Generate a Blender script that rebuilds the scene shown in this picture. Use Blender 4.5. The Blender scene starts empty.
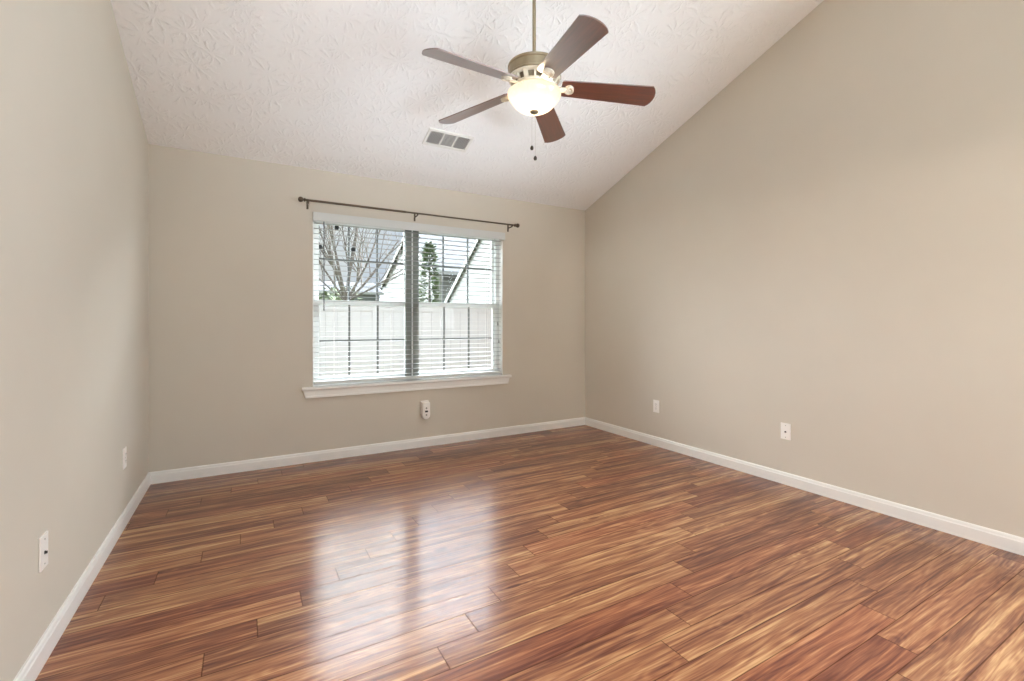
import bpy, bmesh, math, random
from mathutils import Vector, Matrix
R_ = math.radians
SC = bpy.context.scene
COL = SC.collection
random.seed(7)

# ------------------------------------------------------------------ camera, world, lights, exposure
FPX, YAW, V0, CAMH = 465.19, R_(29.8154), 323.437, 1.1529
cam = bpy.data.cameras.new('camera')
cam.sensor_width = 36.0
cam.lens = FPX * 36.0 / 1024.0
cam.shift_y = (V0 - 340.5) / 1024.0
cam.clip_start = 0.02
camo = bpy.data.objects.new('camera', cam)
COL.objects.link(camo)
camo.location = (0, 0, CAMH)
camo.rotation_euler = (R_(90), 0, -YAW)
SC.camera = camo

vs = SC.view_settings
vs.view_transform = 'Standard'
vs.look = 'None'
vs.gamma = 1.0
vs.use_curve_mapping = False
vs.exposure = 0.0
SC.cycles.use_denoising = True
SC.cycles.denoising_prefilter = 'ACCURATE'
SC.cycles.use_adaptive_sampling = False
SC.cycles.max_bounces = 10
SC.cycles.diffuse_bounces = 6
SC.cycles.glossy_bounces = 4
SC.cycles.transparent_max_bounces = 16
SC.cycles.sample_clamp_indirect = 8.0
SC.cycles.caustics_reflective = False

SKY_LOW = 0.8      # overcast sky just above the horizon
SKY_HIGH = 2.4      # overcast sky overhead
GLOW = 47          # bright sky spot added to strengthen the window's reflection on the floor
EAST = 60         # sky lobes added right and left of the view to light the room
WEST = 27
HALL_W = 160       # lamp at door-head height in the adjoining hall
FRONT_W = 6.8         # added fill behind the camera, aimed up to brighten the sloped ceiling
FRONT_T = 27.5
FRONT_S = 34
SIDE_W = 104       # added fill at an opening in the long wall, out of view
SIDE_T = 12
FLASH_W = 34      # the photographer's flash, bounced off the ceiling from beside the camera
FLASH_T = 20
FLASH_S = 58
BULB_W = 3
BOWL_E = 1.3

world = bpy.data.worlds.new('overcast_sky')
SC.world = world
world.use_nodes = True


class NT:
    """small helper for writing node graphs"""
    def __init__(s, tree):
        s.t = tree
        s.t.nodes.clear()

    def n(s, typ, **kw):
        nd = s.t.nodes.new(typ)
        for k, v in kw.items():
            if isinstance(k, str) and hasattr(nd, k):
                setattr(nd, k, v)
        return nd

    def put(s, sock, v):
        if isinstance(v, bpy.types.NodeSocket):
            s.t.links.new(v, sock)
        elif v is not None:
            sock.default_value = v

    def m(s, op, a, b=None, c=None, clamp=False):
        nd = s.t.nodes.new('ShaderNodeMath')
        nd.operation = op
        nd.use_clamp = clamp
        s.put(nd.inputs[0], a)
        if b is not None:
            s.put(nd.inputs[1], b)
        if c is not None:
            s.put(nd.inputs[2], c)
        return nd.outputs[0]

    def xyz(s, a, b, c):
        nd = s.t.nodes.new('ShaderNodeCombineXYZ')
        s.put(nd.inputs[0], a); s.put(nd.inputs[1], b); s.put(nd.inputs[2], c)
        return nd.outputs[0]

    def sep(s, v):
        nd = s.t.nodes.new('ShaderNodeSeparateXYZ')
        s.put(nd.inputs[0], v)
        return nd.outputs[0], nd.outputs[1], nd.outputs[2]

    def noise(s, vec, scale=1.0, detail=2.0, rough=0.5, dist=0.0):
        nd = s.t.nodes.new('ShaderNodeTexNoise')
        s.put(nd.inputs['Vector'], vec)
        nd.inputs['Scale'].default_value = scale
        nd.inputs['Detail'].default_value = detail
        nd.inputs['Roughness'].default_value = rough
        nd.inputs['Distortion'].default_value = dist
        return nd.outputs['Fac']

    def ramp(s, fac, stops):
        nd = s.t.nodes.new('ShaderNodeValToRGB')
        s.put(nd.inputs[0], fac)
        cr = nd.color_ramp
        while len(cr.elements) < len(stops):
            cr.elements.new(0.5)
        for e, (p, c) in zip(cr.elements, stops):
            e.position = p
            e.color = c if len(c) == 4 else (*c, 1)
        return nd.outputs[0]

    def mix(s, fac, a, b, mode='MIX'):
        nd = s.t.nodes.new('ShaderNodeMix')
        nd.data_type = 'RGBA'
        nd.blend_type = mode
        s.put(nd.inputs[0], fac)
        s.put(nd.inputs[6], a if not (isinstance(a, tuple) and len(a) == 3) else (*a, 1))
        s.put(nd.inputs[7], b if not (isinstance(b, tuple) and len(b) == 3) else (*b, 1))
        return nd.outputs[2]

    def smooth(s, v, a, b, lo=0.0, hi=1.0):
        nd = s.t.nodes.new('ShaderNodeMapRange')
        nd.interpolation_type = 'SMOOTHSTEP'
        s.put(nd.inputs[0], v)
        nd.inputs[1].default_value = a
        nd.inputs[2].default_value = b
        nd.inputs[3].default_value = lo
        nd.inputs[4].default_value = hi
        return nd.outputs[0]


def build_world():
    g = NT(world.node_tree)
    tc = g.n('ShaderNodeTexCoord')
    d = tc.outputs['Generated']
    x, y, z = g.sep(d)
    up = g.smooth(z, 0.20, 0.50, SKY_LOW, SKY_HIGH)
    az, el = R_(16), R_(52)
    gd = (math.sin(az) * math.cos(el), math.cos(az) * math.cos(el), math.sin(el))
    dot = g.m('ADD', g.m('ADD', g.m('MULTIPLY', x, gd[0]), g.m('MULTIPLY', y, gd[1])), g.m('MULTIPLY', z, gd[2]))
    glow = g.smooth(dot, 0.835, 0.975, 0.0, GLOW)
    glow = g.m('MULTIPLY', glow, g.smooth(z, 0.24, 0.34))
    def lobe(a_, e_, w0, w1, amt):
        q = (math.sin(R_(a_)) * math.cos(R_(e_)), math.cos(R_(a_)) * math.cos(R_(e_)), math.sin(R_(e_)))
        dt = g.m('ADD', g.m('ADD', g.m('MULTIPLY', x, q[0]), g.m('MULTIPLY', y, q[1])), g.m('MULTIPLY', z, q[2]))
        return g.smooth(dt, w0, w1, 0.0, amt)
    sides = g.m('ADD', lobe(66, 26, 0.88, 0.95, EAST), lobe(-36, 26, 0.88, 0.95, WEST))
    sides = g.m('MULTIPLY', sides, g.smooth(z, 0.02, 0.10))
    cl = g.noise(d, 5.0, 4.0, 0.55)
    col = g.mix(g.smooth(cl, 0.40, 0.62), (0.80, 0.87, 1.0, 1), (0.97, 0.985, 1.0, 1))
    bg = g.n('ShaderNodeBackground')
    g.put(bg.inputs[0], col)
    g.put(bg.inputs[1], g.m('ADD', g.m('ADD', up, sides), glow))
    out = g.n('ShaderNodeOutputWorld')
    g.t.links.new(bg.outputs[0], out.inputs[0])


build_world()


def area_light(name, loc, rot, sx, sy, power, color, portal=False, spread=180):
    l = bpy.data.lights.new(name, 'AREA')
    l.shape = 'RECTANGLE'
    l.size, l.size_y = sx, sy
    l.energy = power
    l.color = color
    l.spread = R_(spread)
    o = bpy.data.objects.new(name, l)
    COL.objects.link(o)
    o.location = loc
    o.rotation_euler = rot
    if portal:
        l.cycles.is_portal = True
    return o


YF_ = -0.55
# portal that guides sky sampling through the window
area_light('window_portal', (1.388, 4.40, 1.35), (R_(-90), 0, 0), 1.9, 1.5, 1.0, (1, 1, 1), portal=True)
# lamp of the adjoining hall; its light reaches the long wall under the head of the opening
hl = bpy.data.lights.new('hall_lamp', 'POINT')
hl.energy = HALL_W
hl.color = (1.0, 0.95, 0.89)
hl.shadow_soft_size = 0.05
hlo = bpy.data.objects.new('hall_lamp', hl)
COL.objects.link(hlo)
hlo.location = (-1.75, 0.25, 2.02)
# unseen fill added at the long wall to brighten the left wall
area_light('side_fill', (3.58, 0.02, 1.62), (0, R_(90 + SIDE_T), 0), 1.3, 1.0, SIDE_W, (0.84, 0.96, 1.06))
area_light('front_fill', (1.45, YF_ - 0.07, 0.85), (R_(90 + FRONT_T), 0, 0), 2.6, 0.7, FRONT_W, (0.78, 0.91, 1.04), spread=FRONT_S)  # unseen ceiling fill, added behind the camera
area_light('bounce_flash', (0.45, -0.25, 1.55), (R_(180 - FLASH_T), 0, R_(-14)), 0.30, 0.30, FLASH_W, (0.68, 0.85, 1.03), spread=FLASH_S)

# ------------------------------------------------------------------ room numbers
XL, XR, YB, YF = -0.6029, 3.3626, 4.1904, -0.55
ZW, SL = 2.44, 0.3479
WT = 0.14
BBH, BBT = 0.0853, 0.014


def zc(y):
    return ZW + SL * (YB - y)


# ------------------------------------------------------------------ material helpers
def srgb(r, g, b):
    def f(c):
        c /= 255.0
        return c / 12.92 if c <= 0.04045 else ((c + 0.055) / 1.055) ** 2.4
    return (f(r), f(g), f(b), 1.0)


MATS = {}


def mat(name, color, rough=0.5, metal=0.0, spec=0.5, coat=0.0, bump=None, var=0.0, vscale=8.0):
    """principled material; a little procedural tone variation and bump"""
    if name in MATS:
        return MATS[name]
    m = bpy.data.materials.new(name)
    m.use_nodes = True
    g = NT(m.node_tree)
    p = g.n('ShaderNodeBsdfPrincipled')
    o = g.n('ShaderNodeOutputMaterial')
    g.t.links.new(p.outputs[0], o.inputs[0])
    tc = g.n('ShaderNodeTexCoord')
    p.inputs['Roughness'].default_value = rough
    p.inputs['Metallic'].default_value = metal
    p.inputs['Specular IOR Level'].default_value = spec
    p.inputs['Coat Weight'].default_value = coat
    p.inputs['Coat Roughness'].default_value = 0.12
    if var > 0:
        nz = g.noise(tc.outputs['Object'], vscale, 3.0, 0.6)
        lo = tuple(c * (1 - var) for c in color[:3]) + (1,)
        hi = tuple(min(1, c * (1 + var)) for c in color[:3]) + (1,)
        g.put(p.inputs['Base Color'], g.mix(g.smooth(nz, 0.3, 0.7), lo, hi))
    else:
        p.inputs['Base Color'].default_value = color
    if bump:
        sc, st, di = bump
        nz = g.noise(tc.outputs['Object'], sc, 3.0, 0.6)
        b = g.n('ShaderNodeBump')
        b.inputs['Strength'].default_value = st
        b.inputs['Distance'].default_value = di
        g.put(b.inputs['Height'], nz)
        g.put(p.inputs['Normal'], b.outputs[0])
    MATS[name] = m
    return m


WALL = mat('beige_wall_paint', srgb(210, 203, 190), 0.75, spec=0.25, bump=(140, 0.12, 0.002), var=0.012, vscale=1.5)
TRIM = mat('white_trim_paint', srgb(240, 239, 235), 0.35, spec=0.5)
VINYL = mat('white_window_vinyl', srgb(226, 228, 226), 0.4, spec=0.4)
MULL = mat('backlit_mullion_grey', srgb(124, 127, 120), 0.5)  # white post seen against the light, its shade put into the base colour
MUNT = mat('backlit_muntin_grey', srgb(88, 92, 90), 0.5)  # backlit darkness of the white muntins, put into the colour
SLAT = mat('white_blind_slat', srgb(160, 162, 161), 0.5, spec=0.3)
BLIND = mat('white_faux_wood', srgb(212, 214, 212), 0.45, spec=0.4)
PLATE = mat('white_plastic', srgb(250, 247, 242), 0.35)
DARK = mat('dark_slot', srgb(34, 32, 30), 0.6)
GREY = mat('grey_plastic', srgb(150, 148, 144), 0.5)
BRONZE = mat('brushed_bronze', srgb(96, 84, 70), 0.35, metal=0.75, var=0.1, vscale=30)
NICKEL = mat('brushed_nickel', srgb(158, 144, 118), 0.38, metal=0.8, var=0.05, vscale=40)
IVORY = mat('ivory_fan_metal', srgb(232, 224, 206), 0.35, metal=0.15)
RUBBER = mat('dark_rubber', srgb(22, 24, 26), 0.5)
CHAIN = mat('chain_metal', srgb(196, 190, 178), 0.4, metal=0.6)
BOB = mat('dark_wood_bob', srgb(48, 36, 28), 0.4)
VENTW = mat('white_vent_paint', srgb(238, 236, 230), 0.4)
VENTD = mat('vent_duct_grey', srgb(92, 92, 88), 0.7)
CORD = mat('white_cord', srgb(214, 216, 214), 0.7)
WAND = mat('smoky_clear_wand', srgb(84, 88, 92), 0.2)


def floor_material():
    m = bpy.data.materials.new('walnut_laminate_planks')
    m.use_nodes = True
    g = NT(m.node_tree)
    p = g.n('ShaderNodeBsdfPrincipled')
    o = g.n('ShaderNodeOutputMaterial')
    g.t.links.new(p.outputs[0], o.inputs[0])
    tc = g.n('ShaderNodeTexCoord')
    x, y, z = g.sep(tc.outputs['Object'])
    W, L = 0.1245, 1.21
    yy = g.m('DIVIDE', g.m('SUBTRACT', y, 1.4475), W)
    row = g.m('FLOOR', yy)
    fy = g.m('FRACT', yy)
    xx = g.m('DIVIDE', g.m('SUBTRACT', g.m('SUBTRACT', x, 0.593), g.m('MULTIPLY', row, 0.164)), L)
    colm = g.m('FLOOR', xx)
    fx = g.m('FRACT', xx)
    wn = g.n('ShaderNodeTexWhiteNoise')
    wn.noise_dimensions = '3D'
    g.put(wn.inputs['Vector'], g.xyz(row, colm, 3.7))
    r1 = wn.outputs['Value']
    ra, rb, rc = g.sep(wn.outputs['Color'])
    ox = g.m('MULTIPLY', ra, 53.0)
    oy = g.m('MULTIPLY', rb, 31.0)
    # broad streaks that run along the plank
    warp = g.noise(g.xyz(g.m('ADD', g.m('MULTIPLY', x, 1.4), ox), g.m('ADD', g.m('MULTIPLY', y, 9.0), oy), rc), 1.0, 2.0, 0.5)
    yw = g.m('ADD', y, g.m('MULTIPLY', g.m('SUBTRACT', warp, 0.5), 0.034))
    v1 = g.xyz(g.m('ADD', g.m('MULTIPLY', x, 0.8), ox), g.m('ADD', g.m('MULTIPLY', yw, 24.0), oy), rc)
    broad = g.noise(v1, 1.0, 3.0, 0.6, 0.4)
    # contour lines of a stretched noise give cathedral figure and knots
    v2 = g.xyz(g.m('ADD', g.m('MULTIPLY', x, 1.3), oy), g.m('ADD', g.m('MULTIPLY', yw, 13.0), ox), rc)
    fig = g.noise(v2, 1.0, 1.5, 0.5, 0.3)
    rings = g.m('SINE', g.m('MULTIPLY', fig, 62.0))
    rings = g.m('MULTIPLY_ADD', rings, 0.5, 0.5)
    # middle streaks, broken along their length
    v4 = g.xyz(g.m('ADD', g.m('MULTIPLY', x, 3.2), oy), g.m('ADD', g.m('MULTIPLY', yw, 85.0), ox), rc)
    midn = g.noise(v4, 1.0, 3.0, 0.65)
    # fine fibre
    v3 = g.xyz(g.m('ADD', g.m('MULTIPLY', x, 9.0), ox), g.m('MULTIPLY', yw, 260.0), rc)
    fine = g.noise(v3, 1.0, 3.0, 0.6)
    # a few dark knots, stretched along the plank
    vo = g.n('ShaderNodeTexVoronoi')
    vo.feature = 'F1'
    g.put(vo.inputs['Vector'], g.xyz(g.m('ADD', g.m('MULTIPLY', x, 2.2), ox), g.m('ADD', g.m('MULTIPLY', yw, 7.0), oy), 0.0))
    vo.inputs['Scale'].default_value = 1.0
    kd = vo.outputs['Distance']
    knot = g.smooth(kd, 0.02, 0.16, 1.0, 0.0)
    kr = g.m('MULTIPLY', g.m('SINE', g.m('MULTIPLY', kd, 70.0)), g.smooth(kd, 0.08, 0.42, 1.0, 0.0))
    t = g.m('ADD', g.m('MULTIPLY', g.m('SUBTRACT', broad, 0.5), 1.5), 0.52)
    t = g.m('ADD', t, g.m('MULTIPLY', g.m('SUBTRACT', rings, 0.5), 0.15))
    t = g.m('ADD', t, g.m('MULTIPLY', g.m('SUBTRACT', midn, 0.5), 1.15))
    t = g.m('ADD', t, g.m('MULTIPLY', g.m('SUBTRACT', fine, 0.5), 0.35))
    t = g.m('ADD', t, g.m('MULTIPLY', kr, 0.08))
    t = g.m('SUBTRACT', t, g.m('MULTIPLY', knot, 0.30))
    t = g.m('ADD', t, g.m('MULTIPLY', g.m('SUBTRACT', r1, 0.5), 0.26), clamp=True)
    base = g.ramp(t, [(0.0, srgb(80, 45, 33)), (0.24, srgb(102, 60, 44)), (0.45, srgb(129, 82, 58)),
                      (0.68, srgb(158, 110, 76)), (1.0, srgb(202, 158, 112))])
    red = g.mix(1.0, base, (1.0, 0.85, 0.86, 1), 'MULTIPLY')
    col = g.mix(g.smooth(rb, 0.5, 1.0), base, red)
    # seams
    ey = g.m('MULTIPLY', g.m('MINIMUM', fy, g.m('SUBTRACT', 1.0, fy)), W)
    ex = g.m('MULTIPLY', g.m('MINIMUM', fx, g.m('SUBTRACT', 1.0, fx)), L)
    e = g.m('MINIMUM', ey, ex)
    seam = g.smooth(e, 0.0007, 0.0032, 1.0, 0.0)
    col = g.mix(g.m('MULTIPLY', seam, 0.7), col, srgb(52, 30, 20))
    g.put(p.inputs['Base Color'], col)
    p.inputs['Roughness'].default_value = 0.5
    g.put(p.inputs['Specular IOR Level'], g.m('MULTIPLY', g.m('SUBTRACT', 1.0, seam), 0.06))
    g.put(p.inputs['Coat Weight'], g.m('MULTIPLY', g.m('SUBTRACT', 1.0, seam), 0.8))
    p.inputs['Coat Roughness'].default_value = 0.2
    p.inputs['Coat IOR'].default_value = 1.55
    h = g.m('MULTIPLY', seam, -1.0)
    b = g.n('ShaderNodeBump')
    b.inputs['Strength'].default_value = 0.35
    b.inputs['Distance'].default_value = 0.0012
    g.put(b.inputs['Height'], h)
    g.put(p.inputs['Normal'], b.outputs[0])
    return m


def ceiling_material():
    """crow's-foot stomped drywall: radial strokes around scattered centres, as bump only"""
    m = bpy.data.materials.new('stomped_ceiling_texture')
    m.use_nodes = True
    g = NT(m.node_tree)
    p = g.n('ShaderNodeBsdfPrincipled')
    o = g.n('ShaderNodeOutputMaterial')
    g.t.links.new(p.outputs[0], o.inputs[0])
    p.inputs['Base Color'].default_value = srgb(246, 245, 243)
    p.inputs['Roughness'].default_value = 0.85
    p.inputs['Specular IOR Level'].default_value = 0.2
    tc = g.n('ShaderNodeTexCoord')
    x, y, z = g.sep(tc.outputs['Object'])
    height = None
    for k, (sc, off) in enumerate(((5.2, 0.0), (4.6, 7.3))):
        vx = g.m('MULTIPLY_ADD', x, sc, off)
        vy = g.m('MULTIPLY_ADD', y, sc * 1.06, off * 1.7)
        vo = g.n('ShaderNodeTexVoronoi')
        vo.voronoi_dimensions = '2D'
        vo.feature = 'F1'
        g.put(vo.inputs['Vector'], g.xyz(vx, vy, 0.0))
        vo.inputs['Scale'].default_value = 1.0
        vo.inputs['Randomness'].default_value = 0.75
        cx, cy, _ = g.sep(vo.outputs['Position'])
        dx = g.m('SUBTRACT', vx, cx)
        dy = g.m('SUBTRACT', vy, cy)
        wob = g.noise(g.xyz(vx, vy, 0.0), 3.0, 2.0, 0.6)
        ang = g.m('ARCTAN2', dy, dx)
        rnd, _b, _c = g.sep(vo.outputs['Color'])
        ph = g.m('ADD', g.m('MULTIPLY', ang, 9.0), g.m('ADD', g.m('MULTIPLY', rnd, 20.0), g.m('MULTIPLY', wob, 7.0)))
        st = g.smooth(g.m('SINE', ph), 0.35, 0.95)
        r = vo.outputs['Distance']
        st = g.m('MULTIPLY', st, g.smooth(r, 0.07, 0.2))
        st = g.m('MULTIPLY', st, g.smooth(r, 0.38, 0.6, 1.0, 0.0))
        st = g.m('MULTIPLY', st, g.smooth(wob, 0.3, 0.55))
        height = st if height is None else g.m('ADD', height, g.m('MULTIPLY', st, 0.7))
    speck = g.noise(g.xyz(x, y, z), 60.0, 3.0, 0.7)
    height = g.m('ADD', height, g.m('MULTIPLY', speck, 0.25))
    b = g.n('ShaderNodeBump')
    b.inputs['Strength'].default_value = 0.7
    b.inputs['Distance'].default_value = 0.005
    g.put(b.inputs['Height'], height)
    g.put(p.inputs['Normal'], b.outputs[0])
    return m


def glass_material():
    m = bpy.data.materials.new('window_pane_glass')
    m.use_nodes = True
    g = NT(m.node_tree)
    t = g.n('ShaderNodeBsdfTransparent')
    t.inputs[0].default_value = (0.95, 0.97, 0.965, 1)
    gl = g.n('ShaderNodeBsdfGlossy')
    gl.inputs['Roughness'].default_value = 0.02
    fr = g.n('ShaderNodeFresnel')
    fr.inputs[0].default_value = 1.45
    mx = g.n('ShaderNodeMixShader')
    g.put(mx.inputs[0], g.m('MULTIPLY', fr.outputs[0], 0.08))
    g.t.links.new(t.outputs[0], mx.inputs[1])
    g.t.links.new(gl.outputs[0], mx.inputs[2])
    o = g.n('ShaderNodeOutputMaterial')
    g.t.links.new(mx.outputs[0], o.inputs[0])
    return m


def bowl_material():
    """lit frosted glass shade"""
    m = bpy.data.materials.new('lit_frosted_glass')
    m.use_nodes = True
    g = NT(m.node_tree)
    tc = g.n('ShaderNodeTexCoord')
    nz = g.noise(tc.outputs['Object'], 9.0, 3.0, 0.6)
    _x, _y, zz = g.sep(tc.outputs['Object'])
    st = g.smooth(zz, -0.10, -0.005, 1.7, 1.0)
    st = g.m('MULTIPLY', st, g.smooth(nz, 0.3, 0.7, 0.92 * BOWL_E, 1.06 * BOWL_E))
    em = g.n('ShaderNodeEmission')
    em.inputs[0].default_value = (1.0, 0.86, 0.62, 1)
    g.put(em.inputs[1], st)
    gl = g.n('ShaderNodeBsdfGlossy')
    gl.inputs['Roughness'].default_value = 0.2
    mx = g.n('ShaderNodeMixShader')
    mx.inputs[0].default_value = 0.06
    g.t.links.new(em.outputs[0], mx.inputs[1])
    g.t.links.new(gl.outputs[0], mx.inputs[2])
    o = g.n('ShaderNodeOutputMaterial')
    g.t.links.new(mx.outputs[0], o.inputs[0])
    return m


def blade_material():
    m = bpy.data.materials.new('mahogany_blade')
    m.use_nodes = True
    g = NT(m.node_tree)
    p = g.n('ShaderNodeBsdfPrincipled')
    o = g.n('ShaderNodeOutputMaterial')
    g.t.links.new(p.outputs[0], o.inputs[0])
    tc = g.n('ShaderNodeTexCoord')
    x, y, z = g.sep(tc.outputs['Object'])
    nz = g.noise(g.xyz(g.m('MULTIPLY', x, 5.0), g.m('MULTIPLY', y, 70.0), z), 1.0, 4.0, 0.6, 0.5)
    g.put(p.inputs['Base Color'], g.ramp(nz, [(0.3, srgb(62, 24, 14)), (0.55, srgb(92, 38, 22)), (0.75, srgb(116, 52, 30))]))
    p.inputs['Roughness'].default_value = 0.36
    p.inputs['Specular IOR Level'].default_value = 0.8
    p.inputs['Coat Weight'].default_value = 1.0
    p.inputs['Coat Roughness'].default_value = 0.34
    p.inputs['Coat IOR'].default_value = 2.4
    return m


def siding_material(name, c, pitch=0.13):
    m = bpy.data.materials.new(name)
    m.use_nodes = True
    g = NT(m.node_tree)
    p = g.n('ShaderNodeBsdfPrincipled')
    o = g.n('ShaderNodeOutputMaterial')
    g.t.links.new(p.outputs[0], o.inputs[0])
    p.inputs['Base Color'].default_value = c
    p.inputs['Roughness'].default_value = 0.6
    tc = g.n('ShaderNodeTexCoord')
    x, y, z = g.sep(tc.outputs['Object'])
    f = g.m('FRACT', g.m('DIVIDE', z, pitch))
    h = g.m('SUBTRACT', 1.0, f)
    b = g.n('ShaderNodeBump')
    b.inputs['Strength'].default_value = 1.0
    b.inputs['Distance'].default_value = 0.03
    g.put(b.inputs['Height'], h)
    g.put(p.inputs['Normal'], b.outputs[0])
    return m


FLOOR = floor_material()
CEIL = ceiling_material()
GLASS = glass_material()
BOWL = bowl_material()
BLADE = blade_material()


# ------------------------------------------------------------------ mesh helpers
class MB:
    def __init__(s):
        s.bm = bmesh.new()

    def box(s, x0, x1, y0, y1, z0, z1, bev=0.0, M=None):
        vs = [s.bm.verts.new((x, y, z)) for x in (x0, x1) for y in (y0, y1) for z in (z0, z1)]
        q = [(0, 1, 3, 2), (4, 6, 7, 5), (0, 4, 5, 1), (2, 3, 7, 6), (0, 2, 6, 4), (1, 5, 7, 3)]
        fs = [s.bm.faces.new([vs[i] for i in f]) for f in q]
        if bev > 0:
            es = list({e for f in fs for e in f.edges})
            r = bmesh.ops.bevel(s.bm, geom=es, offset=bev, segments=2, affect='EDGES', profile=0.6)
            vs = list({v for f in r['faces'] for v in f.verts} | {v for v in vs if v.is_valid})
        if M is not None:
            bmesh.ops.transform(s.bm, matrix=M, verts=[v for v in vs if v.is_valid])
        return s

    def prism(s, pts, axis, a, b, M=None):
        """polygon pts (2D) pushed along an axis ('x','y','z') from a to b"""
        def mk(p, t):
            if axis == 'x':
                return (t, p[0], p[1])
            if axis == 'y':
                return (p[0], t, p[1])
            return (p[0], p[1], t)
        A = [s.bm.verts.new(mk(p, a)) for p in pts]
        B = [s.bm.verts.new(mk(p, b)) for p in pts]
        n = len(pts)
        s.bm.faces.new(A)
        s.bm.faces.new(B[::-1])
        for i in range(n):
            s.bm.faces.new([A[i], B[i], B[(i + 1) % n], A[(i + 1) % n]])
        if M is not None:
            bmesh.ops.transform(s.bm, matrix=M, verts=A + B)
        return s

    def tube(s, pts, rad, seg=10, cap=True):
        pts = [Vector(p) for p in pts]
        rads = rad if isinstance(rad, (list, tuple)) else [rad] * len(pts)
        rings = []
        for i, p in enumerate(pts):
            d = (pts[min(i + 1, len(pts) - 1)] - pts[max(i - 1, 0)]).normalized()
            up = Vector((0, 0, 1)) if abs(d.z) < 0.95 else Vector((1, 0, 0))
            u = d.cross(up).normalized()
            w = u.cross(d).normalized()
            rings.append([s.bm.verts.new(p + (u * math.cos(2 * math.pi * k / seg) + w * math.sin(2 * math.pi * k / seg)) * rads[i]) for k in range(seg)])
        for a, b in zip(rings, rings[1:]):
            for k in range(seg):
                s.bm.faces.new([a[k], a[(k + 1) % seg], b[(k + 1) % seg], b[k]])
        if cap:
            s.bm.faces.new(rings[0][::-1])
            s.bm.faces.new(rings[-1])
        return s

    def lathe(s, prof, seg=32, M=None, close=False):
        """profile of (radius, z) turned about z"""
        rings = []
        allv = []
        for r, z in prof:
            if r < 1e-6:
                v = s.bm.verts.new((0, 0, z))
                rings.append([v]); allv.append(v)
            else:
                ring = [s.bm.verts.new((r * math.cos(2 * math.pi * k / seg), r * math.sin(2 * math.pi * k / seg), z)) for k in range(seg)]
                rings.append(ring); allv += ring
        prs = list(zip(rings, rings[1:]))
        if close:
            prs.append((rings[-1], rings[0]))
        for a, b in prs:
            if len(a) == 1 and len(b) == 1:
                continue
            for k in range(seg):
                k2 = (k + 1) % seg
                if len(a) == 1:
                    s.bm.faces.new([a[0], b[k2], b[k]])
                elif len(b) == 1:
                    s.bm.faces.new([a[k], a[k2], b[0]])
                else:
                    s.bm.faces.new([a[k], a[k2], b[k2], b[k]])
        if M is not None:
            bmesh.ops.transform(s.bm, matrix=M, verts=allv)
        return s

    def build(s, name, material, parent=None, smooth=False, loc=None, angle=35):
        bmesh.ops.recalc_face_normals(s.bm, faces=s.bm.faces)
        me = bpy.data.meshes.new(name)
        s.bm.to_mesh(me)
        s.bm.free()
        me.materials.append(material)
        if smooth:
            me.polygons.foreach_set('use_smooth', [True] * len(me.polygons))
            me.set_sharp_from_angle(angle=R_(angle))
        o = bpy.data.objects.new(name, me)
        COL.objects.link(o)
        if parent is not None:
            o.parent = parent
        if loc is not None:
            o.location = loc
        return o


def tag(o, label=None, cat=None, group=None, kind=None):
    if label:
        o['label'] = label
    if cat:
        o['category'] = cat
    if group:
        o['group'] = group
    if kind:
        o['kind'] = kind
    return o


def empty(name, loc=(0, 0, 0), rot=(0, 0, 0), **kw):
    o = bpy.data.objects.new(name, None)
    COL.objects.link(o)
    o.location = loc
    o.rotation_euler = rot
    o.empty_display_size = 0.1
    tag(o, **kw)
    return o


def copy_tree(o, parent=None):
    c = o.copy()
    COL.objects.link(c)
    c.parent = parent
    for ch in [q for q in COL.objects if q.parent == o]:
        copy_tree(ch, c)
    return c


def struct(o, label=None, cat='structure'):
    tag(o, label, cat, None, 'structure')
    return o


def T(x, y, z):
    return Matrix.Translation((x, y, z))


def at(u, v, y):
    """point of the vertical plane at depth y seen at photo position u, v"""
    r, w = (u - 512) / FPX, (V0 - v) / FPX
    s, c = math.sin(YAW), math.cos(YAW)
    k = y / (c - r * s)
    return Vector(((s + r * c) * k, y, CAMH + w * k))


# ------------------------------------------------------------------ room shell
OX0, OX1, OZ0, OZ1 = 0.486, 2.292, 0.612, 2.085       # window opening
b = MB(); b.box(XL - WT, XR + WT, YF - WT, YB + WT, -0.12, 0.0)
struct(b.build('floor', FLOOR), 'glossy reddish-brown wood plank floor', 'floor')

b = MB()
b.box(XL - WT, OX0, YB, YB + WT, 0, ZW + 0.02)
b.box(OX1, XR + WT, YB, YB + WT, 0, ZW + 0.02)
b.box(OX0, OX1, YB, YB + WT, 0, OZ0)
b.box(OX0, OX1, YB, YB + WT, OZ1, ZW + 0.02)
struct(b.build('wall_back', WALL), 'beige painted wall with the window', 'wall')

SY0, SY1, SZ0, SZ1 = -0.47, 0.52, 1.05, 2.35          # opening made for the added side fill, out of view
b = MB()
b.prism([(SY1, 0), (YB + WT, 0), (YB + WT, zc(YB + WT) + 0.02), (SY1, zc(SY1) + 0.02)], 'x', XR, XR + WT)
b.prism([(YF - WT, 0), (SY0, 0), (SY0, zc(SY0) + 0.02), (YF - WT, zc(YF - WT) + 0.02)], 'x', XR, XR + WT)
b.prism([(SY0, 0), (SY1, 0), (SY1, SZ0), (SY0, SZ0)], 'x', XR, XR + WT)
b.prism([(SY0, SZ1), (SY1, SZ1), (SY1, zc(SY1) + 0.02), (SY0, zc(SY0) + 0.02)], 'x', XR, XR + WT)
struct(b.build('wall_right', WALL), 'long bare beige wall under the sloped ceiling', 'wall')

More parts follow.
